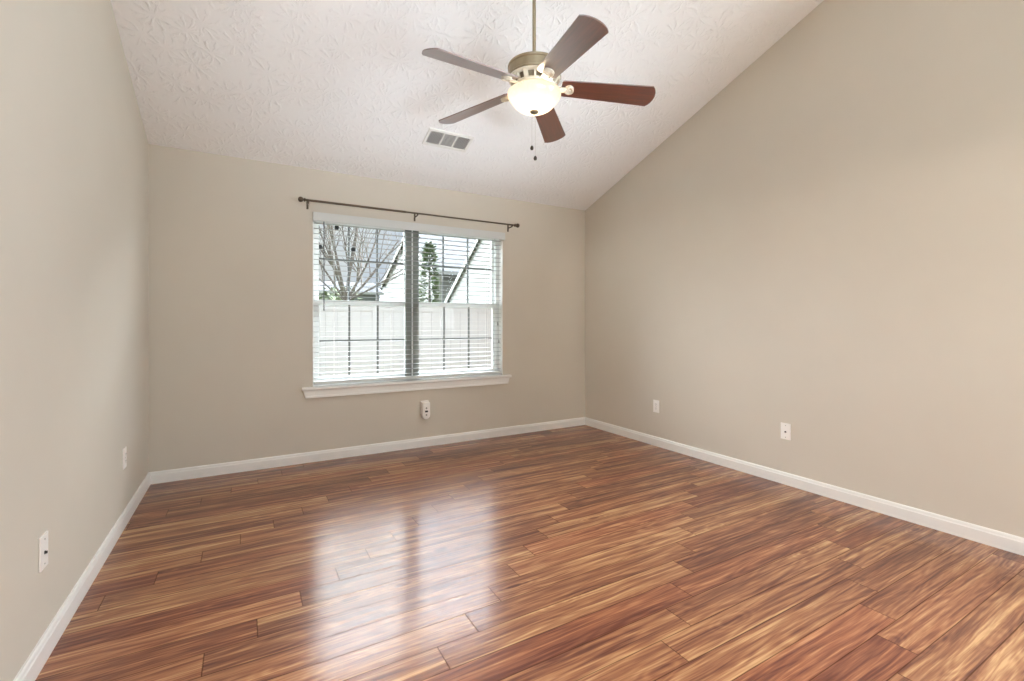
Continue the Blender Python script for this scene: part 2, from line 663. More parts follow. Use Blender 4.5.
DY0, DY1, DZ = -0.35, 1.25, 2.03                      # cased opening to the hall, behind the camera's view
b = MB()
b.prism([(DY1, 0), (YB + WT, 0), (YB + WT, zc(YB + WT) + 0.02), (DY1, zc(DY1) + 0.02)], 'x', XL - WT, XL)
b.prism([(YF - WT, 0), (DY0, 0), (DY0, zc(DY0) + 0.02), (YF - WT, zc(YF - WT) + 0.02)], 'x', XL - WT, XL)
b.prism([(DY0, DZ), (DY1, DZ), (DY1, zc(DY1) + 0.02), (DY0, zc(DY0) + 0.02)], 'x', XL - WT, XL)
struct(b.build('wall_left', WALL), 'pale wall beside the window wall', 'wall')

FX0, FX1, FZ0, FZ1 = 0.10, 2.80, 0.45, 1.35           # low opening made for the added ceiling fill behind the camera
b = MB()
zt = zc(YF) + 0.06
b.box(XL - WT, FX0, YF - WT, YF, 0, zt)
b.box(FX1, XR + WT, YF - WT, YF, 0, zt)
b.box(FX0, FX1, YF - WT, YF, 0, FZ0)
b.box(FX0, FX1, YF - WT, YF, FZ1, zt)
struct(b.build('wall_front', WALL), 'wall behind the camera', 'wall')

b = MB()
b.prism([(YF - WT, zc(YF - WT)), (YB + WT, zc(YB + WT)), (YB + WT, zc(YB + WT) + 0.14), (YF - WT, zc(YF - WT) + 0.14)], 'x', XL - WT, XR + WT)
struct(b.build('ceiling', CEIL), 'white sloped ceiling with stomped starburst texture', 'ceiling')

# adjoining hall, only there to let its lamplight in
HX0, HY0, HY1, HZ = -3.25, -1.25, 1.75, 2.44
b = MB()
b.box(HX0 - .1, XL - WT, HY0 - .1, HY0, 0, HZ)
b.box(HX0 - .1, XL - WT, HY1, HY1 + .1, 0, HZ)
b.box(HX0 - .1, HX0, HY0, HY1, 0, HZ)
struct(b.build('wall_hall', WALL), 'walls of the adjoining hall', 'wall')
b = MB(); b.box(HX0 - .1, XL - WT, HY0 - .1, HY1 + .1, -0.1, 0.0)
struct(b.build('floor_hall', FLOOR), 'floor of the adjoining hall', 'floor')
b = MB(); b.box(HX0 - .1, XL - WT, HY0 - .1, HY1 + .1, HZ, HZ + .1)
struct(b.build('ceiling_hall', CEIL), 'ceiling of the adjoining hall', 'ceiling')
b = MB()
for y0, y1, z0, z1 in ((DY0 - .06, DY0, 0, DZ + .06), (DY1, DY1 + .06, 0, DZ + .06), (DY0, DY1, DZ, DZ + .06)):
    b.box(XL, XL + .016, y0, y1, z0, z1)
struct(b.build('trim_1', TRIM), 'white casing of the hall opening', 'trim')

# baseboards
PROF = [(0, 0), (BBT, 0), (BBT, BBH * .74), (BBT * .82, BBH * .80), (BBT * .72, BBH * .92), (BBT * .45, BBH), (0, BBH)]
b = MB(); b.prism([(YB - p, z) for p, z in PROF], 'x', XL, XR)
struct(b.build('baseboard_back', TRIM), 'white baseboard under the window', 'baseboard')
b = MB(); b.prism([(XR - p, z) for p, z in PROF], 'y', YF, YB - .004)
struct(b.build('baseboard_right', TRIM), 'white baseboard along the long bare wall', 'baseboard')
b = MB(); b.prism([(XL + p, z) for p, z in PROF], 'y', DY1 + .06, YB - .004)
struct(b.build('baseboard_left', TRIM), 'white baseboard along the pale wall', 'baseboard')
b = MB(); b.prism([(YF + p, z) for p, z in PROF], 'x', XL, XR)
struct(b.build('baseboard_front', TRIM), 'white baseboard behind the camera', 'baseboard')

# ------------------------------------------------------------------ window
win = empty('window_1', ((OX0 + OX1) / 2, YB, OZ0))
struct(win, 'twin double-hung window with white frame', 'window')
WM = Matrix.Translation(-win.location)


def wpart(mb, name, m, parent=None, **kw):
    bmesh.ops.transform(mb.bm, matrix=WM, verts=mb.bm.verts)
    return mb.build(name, m, parent or win, **kw)


UL0, UL1, UR0, UR1 = 0.520, 1.322, 1.395, 2.245        # clear widths of the two units
FY0, FY1 = 4.262, 4.345
b = MB()
b.box(OX0, UL0, FY0, FY1, OZ0, OZ1)
b.box(UR1, OX1, FY0, FY1, OZ0, OZ1)
b.box(UL0, UR1, FY0, FY1, OZ1 - .025, OZ1)
b.box(UL0, UR1, FY0, FY1, OZ0, OZ0 + .045)
wpart(b, 'window_frame', VINYL)
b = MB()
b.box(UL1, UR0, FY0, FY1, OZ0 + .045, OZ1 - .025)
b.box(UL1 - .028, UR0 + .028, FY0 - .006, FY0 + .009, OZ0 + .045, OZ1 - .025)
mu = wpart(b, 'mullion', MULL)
mu['label'] = 'backlit mullion post between the two sashes'
b = MB()
b.box((UL1 + UR0) / 2 - .006, (UL1 + UR0) / 2 + .006, FY0 - .010, FY0 - .005, OZ0 + .045, OZ1 - .025)
wpart(b, 'mullion_bead', VINYL, mu)
b = MB()
b.box(OX0, OX0 + .006, YB + .001, FY0, OZ0, OZ1)
b.box(OX1 - .006, OX1, YB + .001, FY0, OZ0, OZ1)
b.box(OX0 + .006, OX1 - .006, YB + .001, FY0, OZ1 - .006, OZ1)
wpart(b, 'jamb_lining', TRIM)
MR0, MR1 = 1.313, 1.356
for (x0, x1) in ((UL0, UL1), (UR0, UR1)):
    for kind, z0, z1, y, zm in (('upper_sash', MR0, OZ1 - .025, 4.312, 1.712), ('lower_sash', OZ0 + .045, MR1, 4.284, 1.002)):
        b = MB()
        s = .028
        b.box(x0, x0 + s, y - .012, y + .012, z0, z1)
        b.box(x1 - s, x1, y - .012, y + .012, z0, z1)
        b.box(x0 + s, x1 - s, y - .012, y + .012, z0, z0 + .04)
        b.box(x0 + s, x1 - s, y - .012, y + .012, z1 - .04, z1)
        so = wpart(b, kind, VINYL)
        b = MB()
        for k in (1, 2):
            xm = x0 + s + (x1 - x0 - 2 * s) * k / 3
            b.box(xm - .008, xm + .008, y - .005, y + .005, z0 + .04, z1 - .04)
        b.box(x0 + s, x1 - s, y - .0049, y + .0049, zm - .008, zm + .008)
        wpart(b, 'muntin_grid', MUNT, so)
        b = MB()
        b.box(x0 + s, x1 - s, y + .0065, y + .0085, z0 + .04, z1 - .04)
        wpart(b, 'pane', GLASS, so)
# stool and apron
b = MB()
b.prism([(YB + .075, OZ0), (YB + .075, .6245), (4.156, .6245), (4.150, .620), (4.149, .606), (4.156, .5975), (YB, .5975)], 'x', OX0 + .007, OX1 - .007)
b.prism([(YB - .001, .6245), (4.156, .6245), (4.150, .620), (4.149, .606), (4.156, .5975), (YB - .001, .5975)], 'x', .403, OX0 + .007)
b.prism([(YB - .001, .6245), (4.156, .6245), (4.150, .620), (4.149, .606), (4.156, .5975), (YB - .001, .5975)], 'x', OX1 - .007, 2.374)
wpart(b, 'window_stool', TRIM)
b = MB()
b.prism([(.412, .5975), (2.364, .5975), (2.346, .535), (.430, .535)], 'y', 4.172, YB - .001)
b.box(.4325, 2.3435, 4.164, 4.172, .535, .550)
wpart(b, 'window_apron', TRIM)

# ------------------------------------------------------------------ blind
bl = empty('window_blind', (1.388, 4.222, OZ1 - .006), label='white horizontal slat blind lowered over the whole window', cat='blind')
BMx = Matrix.Translation(-bl.location)


def bpart(mb, name, m, parent=None, **kw):
    bmesh.ops.transform(mb.bm, matrix=BMx, verts=mb.bm.verts)
    return mb.build(name, m, parent or bl, **kw)


SX0, SX1 = .500, 2.278
b = MB(); b.box(.486, 2.304, 4.158, 4.170, 2.007, 2.079, bev=.002)
b.box(.486, .494, 4.170, 4.189, 2.007, 2.079)
b.box(2.296, 2.304, 4.170, 4.189, 2.007, 2.079)
bpart(b, 'valance', BLIND)
b = MB(); b.box(SX0, SX1, 4.196, 4.250, 2.034, 2.076)
bpart(b, 'headrail', BLIND)
b = MB()
PITCH, Z = .0436, .690
tilt = R_(0.5)
nsl = 0
while Z < 2.03:
    M = T(0, 4.222, Z) @ Matrix.Rotation(tilt, 4, 'X')
    b.prism([(-.020, -.0012), (-.0, -.0008), (.020, -.0012), (.020, .0014), (0, .0018), (-.020, .0014)], 'x', SX0, SX1, M=M)
    Z += PITCH
    nsl += 1
bpart(b, 'slats', SLAT)
b = MB(); b.box(SX0, SX1, 4.197, 4.247, .640, .664, bev=.003)
bpart(b, 'bottom_rail', BLIND)
for xm in (.66, 1.15, 1.63, 2.12):
    b = MB()
    for yy in (4.2008, 4.2432):
        b.tube([(xm, yy, .664), (xm, yy, 2.034)], .0009, 5)
    bpart(b, 'ladder_cord', CORD)
b = MB()
b.tube([(.574, 4.186, 2.02), (.574, 4.184, 1.26)], .0042, 8)
b.tube([(.574, 4.192, 2.034), (.574, 4.186, 2.015)], .002, 6)
bpart(b, 'tilt_wand', WAND)
cordp = MB()
for dx, zb in ((0, 1.16), (.012, .98)):
    cordp.tube([(2.235 + dx, 4.188, 2.03), (2.236 + dx, 4.186, 1.6), (2.232 + dx, 4.186, zb)], .0013, 5)
cordo = bpart(cordp, 'pull_cord', CORD)
for dx, zb in ((0, 1.16), (.012, .98)):
    b = MB(); b.lathe([(0, .012), (.004, .010), (.007, -.020), (.006, -.026), (0, -.027)], 10, M=T(2.232 + dx, 4.186, zb))
    bpart(b, 'tassel', GREY, cordo, smooth=True)

# suction cups on the pane
for (xx, zz, lab) in ((.696, 1.994, 'dark round suction cup on the window glass, topmost of the three'),
                      (.560, 1.816, 'dark round suction cup on the glass beside the window frame'),
                      (.838, 1.814, 'dark round suction cup on the window glass in front of branches, lower right of three')):
    b = MB()
    b.lathe([(0, .0), (.021, .0), (.0205, .003), (.012, .007), (.006, .009), (.006, .016), (0, .017)], 18, M=Matrix.Rotation(R_(-90), 4, 'X'))
    o = b.build('suction_cup', RUBBER, smooth=True, loc=(xx, 4.3215, zz))
    tag(o, lab, 'suction cup', 'suction cups on the window glass')

# ------------------------------------------------------------------ curtain rod
RZ, RY = 2.154, 4.10
cr = empty('curtain_rod', (1.39, YB, RZ), label='slim bronze curtain rod mounted over the window', cat='curtain rod')
CM = Matrix.Translation(-cr.location)


def cpart(mb, name, m, **kw):
    bmesh.ops.transform(mb.bm, matrix=CM, verts=mb.bm.verts)
    return mb.build(name, m, cr, **kw)


b = MB(); b.tube([(.418, RY, RZ), (1.25, RY, RZ)], .0095, 12); b.tube([(1.25, RY, RZ), (2.385, RY, RZ)], .0078, 12)
cpart(b, 'rod', BRONZE, smooth=True)
for x, sg in ((.418, -1), (2.385, 1)):
    b = MB()
    b.lathe([(0, -.004), (.014, -.004), (.017, .0), (.014, .005), (.009, .009), (.011, .012), (.019, .020), (.0225, .031), (.019, .043), (.009, .050), (0, .0515)], 18,
            M=T(x, RY, RZ) @ Matrix.Rotation(R_(90 * sg), 4, 'Y'))
    cpart(b, 'finial', BRONZE, smooth=True)
for x in (.446, 1.36, 2.352):
    b = MB()
    b.box(x - .008, x + .008, YB - .006, YB, RZ - .055, RZ + .014, bev=.002)
    b.tube([(x, YB - .004, RZ - .018), (x, RY + .015, RZ - .018), (x, RY, RZ - .014)], .0055, 8)
    b.tube([(x, RY + .014, RZ + .004), (x, RY + .010, RZ - .010), (x, RY, RZ - .0145), (x, RY - .010, RZ - .010), (x, RY - .013, RZ + .004)], .0048, 8)
    cpart(b, 'bracket', BRONZE, smooth=True)


# ------------------------------------------------------------------ wall plates
def wall_plate(name, loc, rz, duplex, label, cat, group=None):
    """plate built facing -Y, then turned by rz"""
    t = empty(name, loc, (0, 0, rz), label=label, cat=cat, group=group)
    b = MB(); b.box(-.0355, .0355, -.006, 0, -.058, .058, bev=.0022)
    b.build('cover_plate', PLATE, t)
    if duplex:
        for zz in (.0195, -.0195):
            b = MB(); b.box(-.0165, .0165, -.0085, -.005, zz - .0145, zz + .0145, bev=.003)
            s = b.build('socket', PLATE, t)
            b = MB()
            for xx, hh in ((-.0063, .0045), (.0063, .0037)):
                b.box(xx - .0012, xx + .0012, -.0092, -.0084, zz + .003 - hh, zz + .003 + hh)
            b.lathe([(0, 0), (.0024, 0), (.0024, .0008), (0, .0008)], 10, M=T(0, -.0084, zz - .008) @ Matrix.Rotation(R_(90), 4, 'X'))
            b.build('slots', DARK, s)
        b = MB(); b.lathe([(0, 0), (.003, 0), (.0026, .0015), (0, .0018)], 12, M=T(0, -.0058, 0) @ Matrix.Rotation(R_(90), 4, 'X'))
        b.build('screw', GREY, t)
    else:
        b = MB()
        b.lathe([(.0, 0), (.0062, 0), (.0062, .0015), (.0046, .0015), (.0046, .007), (.0020, .007), (.0020, .003), (0, .003)], 16,
                M=T(0, -.0058, -.004) @ Matrix.Rotation(R_(90), 4, 'X'))
        b.build('jack', DARK, t, smooth=True)
        for zz in (.042, -.042):
            b = MB(); b.lathe([(0, 0), (.003, 0), (.0026, .0015), (0, .0018)], 12, M=T(0, -.0058, zz) @ Matrix.Rotation(R_(90), 4, 'X'))
            b.build('screw', GREY, t)
    return t


wall_plate('wall_outlet', (XR, 3.128, .372), R_(-90), True, 'white double outlet on the long bare wall, closer to the window corner', 'outlet', 'double outlets')
wall_plate('cable_jack', (XR, 1.917, .380), R_(-90), False, 'white cable jack plate with dark centre on the long bare wall', 'cable jack', 'cable jacks')
wall_plate('wall_outlet', (XL, 3.414, .383), R_(90), True, 'white double outlet low on the pale wall beside the window wall', 'outlet', 'double outlets')
wall_plate('cable_jack', (XL, 2.180, .372), R_(90), False, 'white cable jack plate with dark centre on the pale wall, closest to the camera', 'cable jack', 'cable jacks')

# plug-in freshener under the window
af = empty('plug_in_air_freshener', (1.458, YB, .340), label='small white plug-in device with rounded bottom under the window', cat='plug-in device')
b = MB()
pts = [(-.036, .078), (.034, .078), (.037, .070), (.037, -.040)]
pts += [(.037 * math.cos(a), -.040 - .037 * math.sin(a)) for a in [math.pi * k / 12 for k in range(1, 12)]]
pts += [(-.037, -.040), (-.038, .072)]
b.prism(pts, 'y', -.050, -.012)
bmesh.ops.bevel(b.bm, geom=[e for e in b.bm.edges if all(abs(v.co.y + .050) < 1e-5 for v in e.verts)], offset=.008, segments=3, affect='EDGES', profile=.6)
b.build('body', PLATE, af, smooth=True)
b = MB(); b.box(-.042, .034, -.0160, 0, -.030, .090, bev=.003)
b.build('outlet_plate', PLATE, af)
b = MB(); b.box(-.014, .014, -.0525, -.0495, -.012, .004, bev=.001)
b.build('vent_slot', DARK, af)
for zz in (.026, -.036):
    b = MB(); b.lathe([(0, 0), (.008, 0), (.008, .002), (0, .0025)], 16, M=T(0, -.0495, zz) @ Matrix.Rotation(R_(90), 4, 'X'))
    b.build('button', GREY, af, smooth=True)

# ------------------------------------------------------------------ ceiling vent (built flat facing down, then laid on the slope)
vt = empty('ceiling_vent', (1.442, 3.567, zc(3.567)), (-math.atan(SL), 0, 0), label='white rectangular air vent with three louvred sections on the sloped ceiling', cat='ceiling vent')
VL, VW = .385, .192
b = MB()
fw = .024
b.box(-VL / 2, VL / 2, -VW / 2, -VW / 2 + fw, -.012, 0, bev=.003)
b.box(-VL / 2, VL / 2, VW / 2 - fw, VW / 2, -.012, 0, bev=.003)
b.box(-VL / 2, -VL / 2 + fw, -VW / 2 + fw - .002, VW / 2 - fw + .002, -.012, 0, bev=.003)
b.box(VL / 2 - fw, VL / 2, -VW / 2 + fw - .002, VW / 2 - fw + .002, -.012, 0, bev=.003)
for xx in (-.056, .056):
    b.box(xx - .006, xx + .006, -VW / 2 + fw - .002, VW / 2 - fw + .002, -.011, 0)
b.build('frame', VENTW, vt)
b = MB(); b.box(-VL / 2 + fw - .003, VL / 2 - fw + .003, -VW / 2 + fw - .003, VW / 2 - fw + .003, -.0012, -.0002)
b.build('duct', VENTD, vt)
secs = ((-.1655, -.065, 'y', -1), (-.047, .047, 'x', 1), (.065, .1655, 'y', -1))
for x0, x1, ax, sg in secs:
    b = MB()
    if ax == 'y':
        n = 8
        for k in range(n):
            xx = x0 + (x1 - x0) * (k + .5) / n
            b.box(-.0055, .0055, -VW / 2 + fw - .001, VW / 2 - fw + .001, -.0005, .0005, M=T(xx, 0, -.0065) @ Matrix.Rotation(R_(42 * sg), 4, 'Y'))
    else:
        n = 11
        for k in range(n):
            yy = -VW / 2 + fw + (VW - 2 * fw) * (k + .5) / n
            b.box(x0 - .004, x1 + .004, -.0055, .0055, -.0005, .0005, M=T(0, yy, -.0065) @ Matrix.Rotation(R_(24 * sg), 4, 'X'))
    b.build('louvre_section', VENTW, vt)

# ------------------------------------------------------------------ ceiling fan
FCX, FCY, FZ = 1.3757, 2.1554, 2.4123
fan = empty('ceiling_fan', (FCX, FCY, FZ), label='five-blade ceiling fan with mahogany blades and lit glass bowl', cat='ceiling fan')
ztop = zc(FCY) - FZ
# canopy on the slope
b = MB()
b.lathe([(0, -.075), (.020, -.075), (.024, -.070), (.045, -.060), (.062, -.040), (.068, -.012), (.069, .0), (0, .0)], 32,
        M=T(0, 0, ztop) @ Matrix.Rotation(-math.atan(SL), 4, 'X'))
b.build('canopy', NICKEL, fan, smooth=True)
b = MB(); b.tube([(0, 0, .165), (0, 0, ztop - .055)], .0098, 16)
b.build('downrod', NICKEL, fan, smooth=True)
b = MB()
b.lathe([(0, .205), (.020, .205), (.024, .195), (.026, .172), (.050, .166), (.105, .162), (.132, .158), (.143, .152), (.146, .146), (.146, .138),
         (.1425, .134), (.1425, .094), (.146, .090), (.146, .084), (.140, .080), (.06, .080), (0, .080)], 48)
b.build('motor_housing', NICKEL, fan, smooth=True)
# vented ring: top band, bottom band and ribs over a dark core
ring = MB()
ring.lathe([(.120, .081), (.143, .081), (.142, .074), (.136, .070), (.120, .070)], 48, close=True)
ring.lathe([(.090, .042), (.116, .042), (.118, .036), (.114, .028), (.090, .028)], 48, close=True)
for k in range(15):
    a = 2 * math.pi * k / 15
    M = Matrix.Rotation(a, 4, 'Z')
    w1, w2 = (.011, .009) if k % 3 == 0 else (.0055, .0045)
    ring.prism([(.116, .074), (.137, .074), (.115, .038), (.098, .038)], 'y', -w1, w1, M=M)
ro = ring.build('vented_ring', IVORY, fan)
b = MB(); b.lathe([(0, .079), (.112, .079), (.092, .034), (0, .034)], 40)
b.build('ring_core', mat('ring_core_shade', srgb(150, 138, 118), 0.5), ro, smooth=True)
b = MB(); b.lathe([(0, .030), (.104, .030), (.106, .026), (.104, .014), (.088, .008), (.082, .010), (.082, .016), (0, .016)], 40)
b.build('light_fitter', IVORY, fan, smooth=True)
# bowl: flared rim, waist, rounded base
outer = [(.139, .006), (.1465, .004), (.1475, -.004), (.145, -.014), (.139, -.026), (.130, -.038), (.120, -.050), (.110, -.062), (.098, -.074), (.080, -.085), (.055, -.093), (.028, -.0965), (.012, -.097)]
inner = [(max(r - .006, .008), z + .005) for r, z in outer[::-1]]
inner[-1] = (.134, .006)
b = MB(); b.lathe(outer + inner, 48, close=True)
bowl = b.build('light_bowl', BOWL, fan, smooth=True, angle=60)
bowl['label'] = 'glowing frosted glass bowl'
b = MB(); b.lathe([(0, -.088), (.018, -.088), (.0235, -.096), (.0225, -.102), (.014, -.107), (.006, -.110), (0, -.111)], 20)
b.build('bowl_finial', NICKEL, bowl, smooth=True)

# blade outline, r along +X
DROOP = R_(4.0)
TIPR, HW, ROOT = .640, .0743, .150
PT = R_(14.76)


def blade_mesh():
    pts = []
    pts.append((ROOT, -.046)); pts.append((ROOT + .012, -.056))
    pts.append((TIPR - .02, -HW + .001))
    for k in range(13):
        a = -1 + 2 * k / 12
        pts.append((TIPR + .030 * (1 - a * a) ** .8, HW * a))
    pts.append((TIPR - .02, HW - .001))
    pts.append((ROOT + .012, .056)); pts.append((ROOT, .046))
    b = MB()
    b.prism(pts, 'z', -.003, .003)
    return b


def iron_mesh():
    b = MB()
    # arm from the hub out to the blade, bowed down in the middle
    path = [(.080, .004), (.105, -.002), (.130, -.007), (.155, -.0085), (.190, -.0075)]
    wid = [.022, .018, .016, .018, .020]
    th = .005
    rows = []
    for (r, z), w in zip(path, wid):
        rows.append([b.bm.verts.new((r, s * w, z + t)) for s, t in ((-1, -th), (1, -th), (1, 0), (-1, 0))])
    for p, q in zip(rows, rows[1:]):
        for k in range(4):
            b.bm.faces.new([p[k], p[(k + 1) % 4], q[(k + 1) % 4], q[k]])
    b.bm.faces.new(rows[0]); b.bm.faces.new(rows[-1][::-1])
    # plate under the blade root
    b.lathe([(0, -.0105), (.024, -.0105), (.027, -.008), (.027, -.0030), (0, -.0030)], 24, M=T(.192, 0, 0) @ Matrix.Diagonal((1.0, 1.15, 1, 1)))
    return b


def medal_mesh():
    b = MB()
    b.lathe([(.018, -.010), (.023, -.012), (.0265, -.014), (.023, -.017), (.018, -.016)], 24, M=T(.193, 0, 0) @ Matrix.Diagonal((1.0, 1.15, 1, 1)), close=True)
    b.lathe([(0, -.011), (.009, -.011), (.007, -.014), (0, -.015)], 16, M=T(.193, 0, 0))
    return b


A0 = -27.379
blade0 = blade_mesh().build('blade', BLADE, fan)
iron0 = iron_mesh().build('blade_iron', IVORY, blade0, smooth=True)
med0 = medal_mesh().build('medallion', IVORY, iron0, smooth=True)
for k in range(5):
    bo = blade0 if k == 0 else copy_tree(blade0, fan)
    bo.rotation_euler = (Matrix.Rotation(R_(A0 + 72 * k), 4, 'Z') @ Matrix.Rotation(DROOP, 4, 'Y') @ Matrix.Rotation(-PT, 4, 'X')).to_euler()
    bo.location = (0, 0, .645 * math.tan(DROOP))
# pull chains through the bowl finial
s_, c_ = math.sin(YAW), math.cos(YAW)
for du, zb in ((-.0125, 2.117 - FZ), (.006, 2.061 - FZ)):
    px, py = du * c_, -du * s_
    b = MB()
    b.tube([(px * .4, py * .4, -.110), (px, py, -.135), (px, py, zb + .010)], .0007, 5)
    ch = b.build('pull_chain', CHAIN, fan)
    b = MB(); b.lathe([(0, .012), (.004, .011), (.0085, .004), (.0095, -.004), (.007, -.011), (0, -.013)], 14, M=T(px, py, zb))
    b.build('bob', BOB, ch, smooth=True)

bulb = bpy.data.lights.new('fan_bulb', 'POINT')
bulb.energy = BULB_W
bulb.color = (1.0, 0.80, 0.55)
bulb.shadow_soft_size = .03
bo = bpy.data.objects.new('fan_bulb', bulb)
COL.objects.link(bo)
bo.location = (FCX, FCY, FZ - .03)

# ------------------------------------------------------------------ outdoors
GZ = -0.45
GRASS = mat('winter_grass', srgb(96, 100, 66), 0.9, var=0.25, vscale=3.0, bump=(30, 0.5, 0.02))
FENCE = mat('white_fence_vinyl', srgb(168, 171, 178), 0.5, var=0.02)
BARK = mat('grey_bark', srgb(104, 98, 92), 0.9, var=0.25, vscale=6, bump=(20, 0.5, 0.01))
LEAF = mat('evergreen_needles', srgb(74, 92, 50), 0.7, var=0.35, vscale=5)
HEDGE = mat('hedge_leaves', srgb(92, 104, 72), 0.8, var=0.3, vscale=5)
ROOFM = mat('grey_shingles', srgb(46, 48, 53), 0.9, var=0.18, vscale=4, bump=(14, 0.6, 0.02))
SIDW = siding_material('white_lap_siding', srgb(112, 117, 114))
SIDC = siding_material('cream_lap_siding', srgb(112, 113, 106), 0.15)
HTRIM = mat('white_house_trim', srgb(170, 172, 172), 0.5)
HGLASS = mat('dark_house_glass', srgb(72, 80, 86), 0.15)

b = MB(); b.box(-40, 60, YB + WT + .001, 90, GZ - .3, GZ)
struct(b.build('ground', GRASS), 'winter lawn outside the window', 'ground')
b = MB(); b.box(-8, 10, YB + WT + .001, YB + WT + .06, GZ, -0.12)
b.box(-8, XL - WT, YB + WT + .001, YB + WT + .06, -.12, 2.6)
b.box(XR + WT, 10, YB + WT + .001, YB + WT + .06, -.12, 2.6)
struct(b.build('wall_outside', mat('brown_brick', srgb(112, 84, 70), 0.9, var=0.2, vscale=4)), 'outer siding of the house', 'wall')

# fence
FYN = 7.4
FZT = at(380, 303.2, FYN).z
fen = empty('privacy_fence', (2, FYN, GZ), label='tall white vinyl privacy fence outside the lower half of the window', cat='fence')
px = -3.2
posts = []
while px < 9.8:
    posts.append(px)
    px += 1.83
for k, x in enumerate(posts):
    b = MB()
    b.box(x - .062, x + .062, FYN - .062, FYN + .062, GZ, FZT + .03, M=T(-2, -FYN, -GZ))
    po = b.build('post', FENCE, fen)
    b = MB()
    b.prism([(x - .07, FZT + .03), (x + .07, FZT + .03), (x + .07, FZT + .045), (x, FZT + .085), (x - .07, FZT + .045)], 'y', FYN - .07, FYN + .07, M=T(-2, -FYN, -GZ))
    b.build('post_cap', FENCE, po)
    if k + 1 < len(posts):
        x1 = posts[k + 1]
        b = MB()
        M = T(-2, -FYN, -GZ)
        n = 10
        w = (x1 - x - .124) / n
        for j in range(n):
            xa = x + .062 + j * w
            b.box(xa, xa + w - .004, FYN - .016, FYN + .016, GZ + .12, FZT - .10, M=M)
            b.box(xa + w - .004, xa + w, FYN - .010, FYN + .010, GZ + .12, FZT - .10, M=M)
        b.box(x + .062, x1 - .062, FYN - .03, FYN + .03, FZT - .11, FZT + .005, M=M)
        b.box(x + .062, x1 - .062, FYN - .03, FYN + .03, GZ + .05, GZ + .16, M=M)
        b.build('fence_panel', FENCE, fen)


# bare tree
def grow(mb, p, d, L, r, depth, rng):
    pts, rr = [p.copy()], [r]
    n = 4
    for k in range(n):
        d = (d + Vector((rng.uniform(-1, 1), rng.uniform(-1, 1), rng.uniform(-.4, .9))) * .11).normalized()
        p = p + d * (L / n)
        pts.append(p.copy())
        rr.append(r * (1 - .55 * (k + 1) / n))
    mb.tube(pts, rr, 6 if depth > 1 else 4)
    if depth <= 0:
        return
    m = 3 if depth > 1 else 4
    for j in range(m):
        i = rng.randint(1, n)
        side = Vector((rng.uniform(-1, 1), rng.uniform(-1, 1), rng.uniform(-.1, .8))).normalized()
        nd = (d * 1.0 + side * .75).normalized()
        grow(mb, pts[i], nd, L * rng.uniform(.5, .75), rr[i] * .75, depth - 1, rng)


def bare_tree(base, limbs, name_label, seed, r0=.16):
    rng = random.Random(seed)
    t = empty('bare_tree', base, label=name_label, cat='tree')
    fork = Vector((0, 0, limbs['fork']))
    b = MB(); b.tube([(0, 0, 0), (.02, 0, fork.z * .5), fork], [r0 * 1.25, r0 * 1.05, r0], 10)
    b.build('trunk', BARK, t, smooth=True)
    for (dx, dy, dz, L, r) in limbs['arms']:
        b = MB()
        grow(b, fork.copy() - Vector((0, 0, .05)), Vector((dx, dy, dz)).normalized(), L, r, 3, rng)
        b.build('branch', BARK, t, smooth=True)
    return t


TY = 14.0
tb = at(346, 288, TY)
bare_tree((tb.x, TY, GZ), {'fork': tb.z - GZ - .35, 'arms': [
    (-.34, .1, 1, 2.6, .040), (-.12, -.1, 1, 3.0, .050), (.02, .1, 1, 3.2, .055), (.22, .1, 1, 2.9, .042), (.42, 0, 1, 2.7, .045),
    (.75, .1, .8, 2.5, .042), (-.6, 0, .9, 2.2, .034), (.95, -.1, .6, 2.2, .032), (-.85, .1, .7, 1.7, .026)]},
    'large bare-branched tree behind the white fence', 11, .10)

# evergreen: stem with drooping sprays
EY = 9.6
ec = at(429.5, 300, EY)
et = at(429.5, 243, EY)
eg = empty('evergreen_tree', (ec.x, EY, GZ), label='narrow dark green evergreen beside the window mullion, in front of the grey roof', cat='tree')
EH = et.z - GZ
b = MB(); b.tube([(0, 0, 0), (0, 0, EH * .55), (0, 0, EH * .96)], [.05, .035, .008], 8)
b.build('trunk', BARK, eg, smooth=True)
b = MB()
rng = random.Random(3)
for k in range(1500):
    t = rng.random() ** .8
    z = .35 + (EH - .35) * t
    rad = .36 * (1 - t) ** .55 * rng.uniform(.35, 1.0) + .02
    a = rng.uniform(0, 2 * math.pi)
    c = Vector((rad * math.cos(a), rad * math.sin(a), z))
    o = Vector((math.cos(a), math.sin(a), rng.uniform(-.2, .6))).normalized()
    sd = Vector((-math.sin(a), math.cos(a), rng.uniform(-.5, .5))).normalized()
    L, w = rng.uniform(.07, .15), rng.uniform(.02, .04)
    v = [b.bm.verts.new(c - sd * w), b.bm.verts.new(c + o * L), b.bm.verts.new(c + sd * w), b.bm.verts.new(c - o * .03 + Vector((0, 0, .015)))]
    b.bm.faces.new([v[0], v[1], v[3]]); b.bm.faces.new([v[1], v[2], v[3]])
b.build('foliage', LEAF, eg)


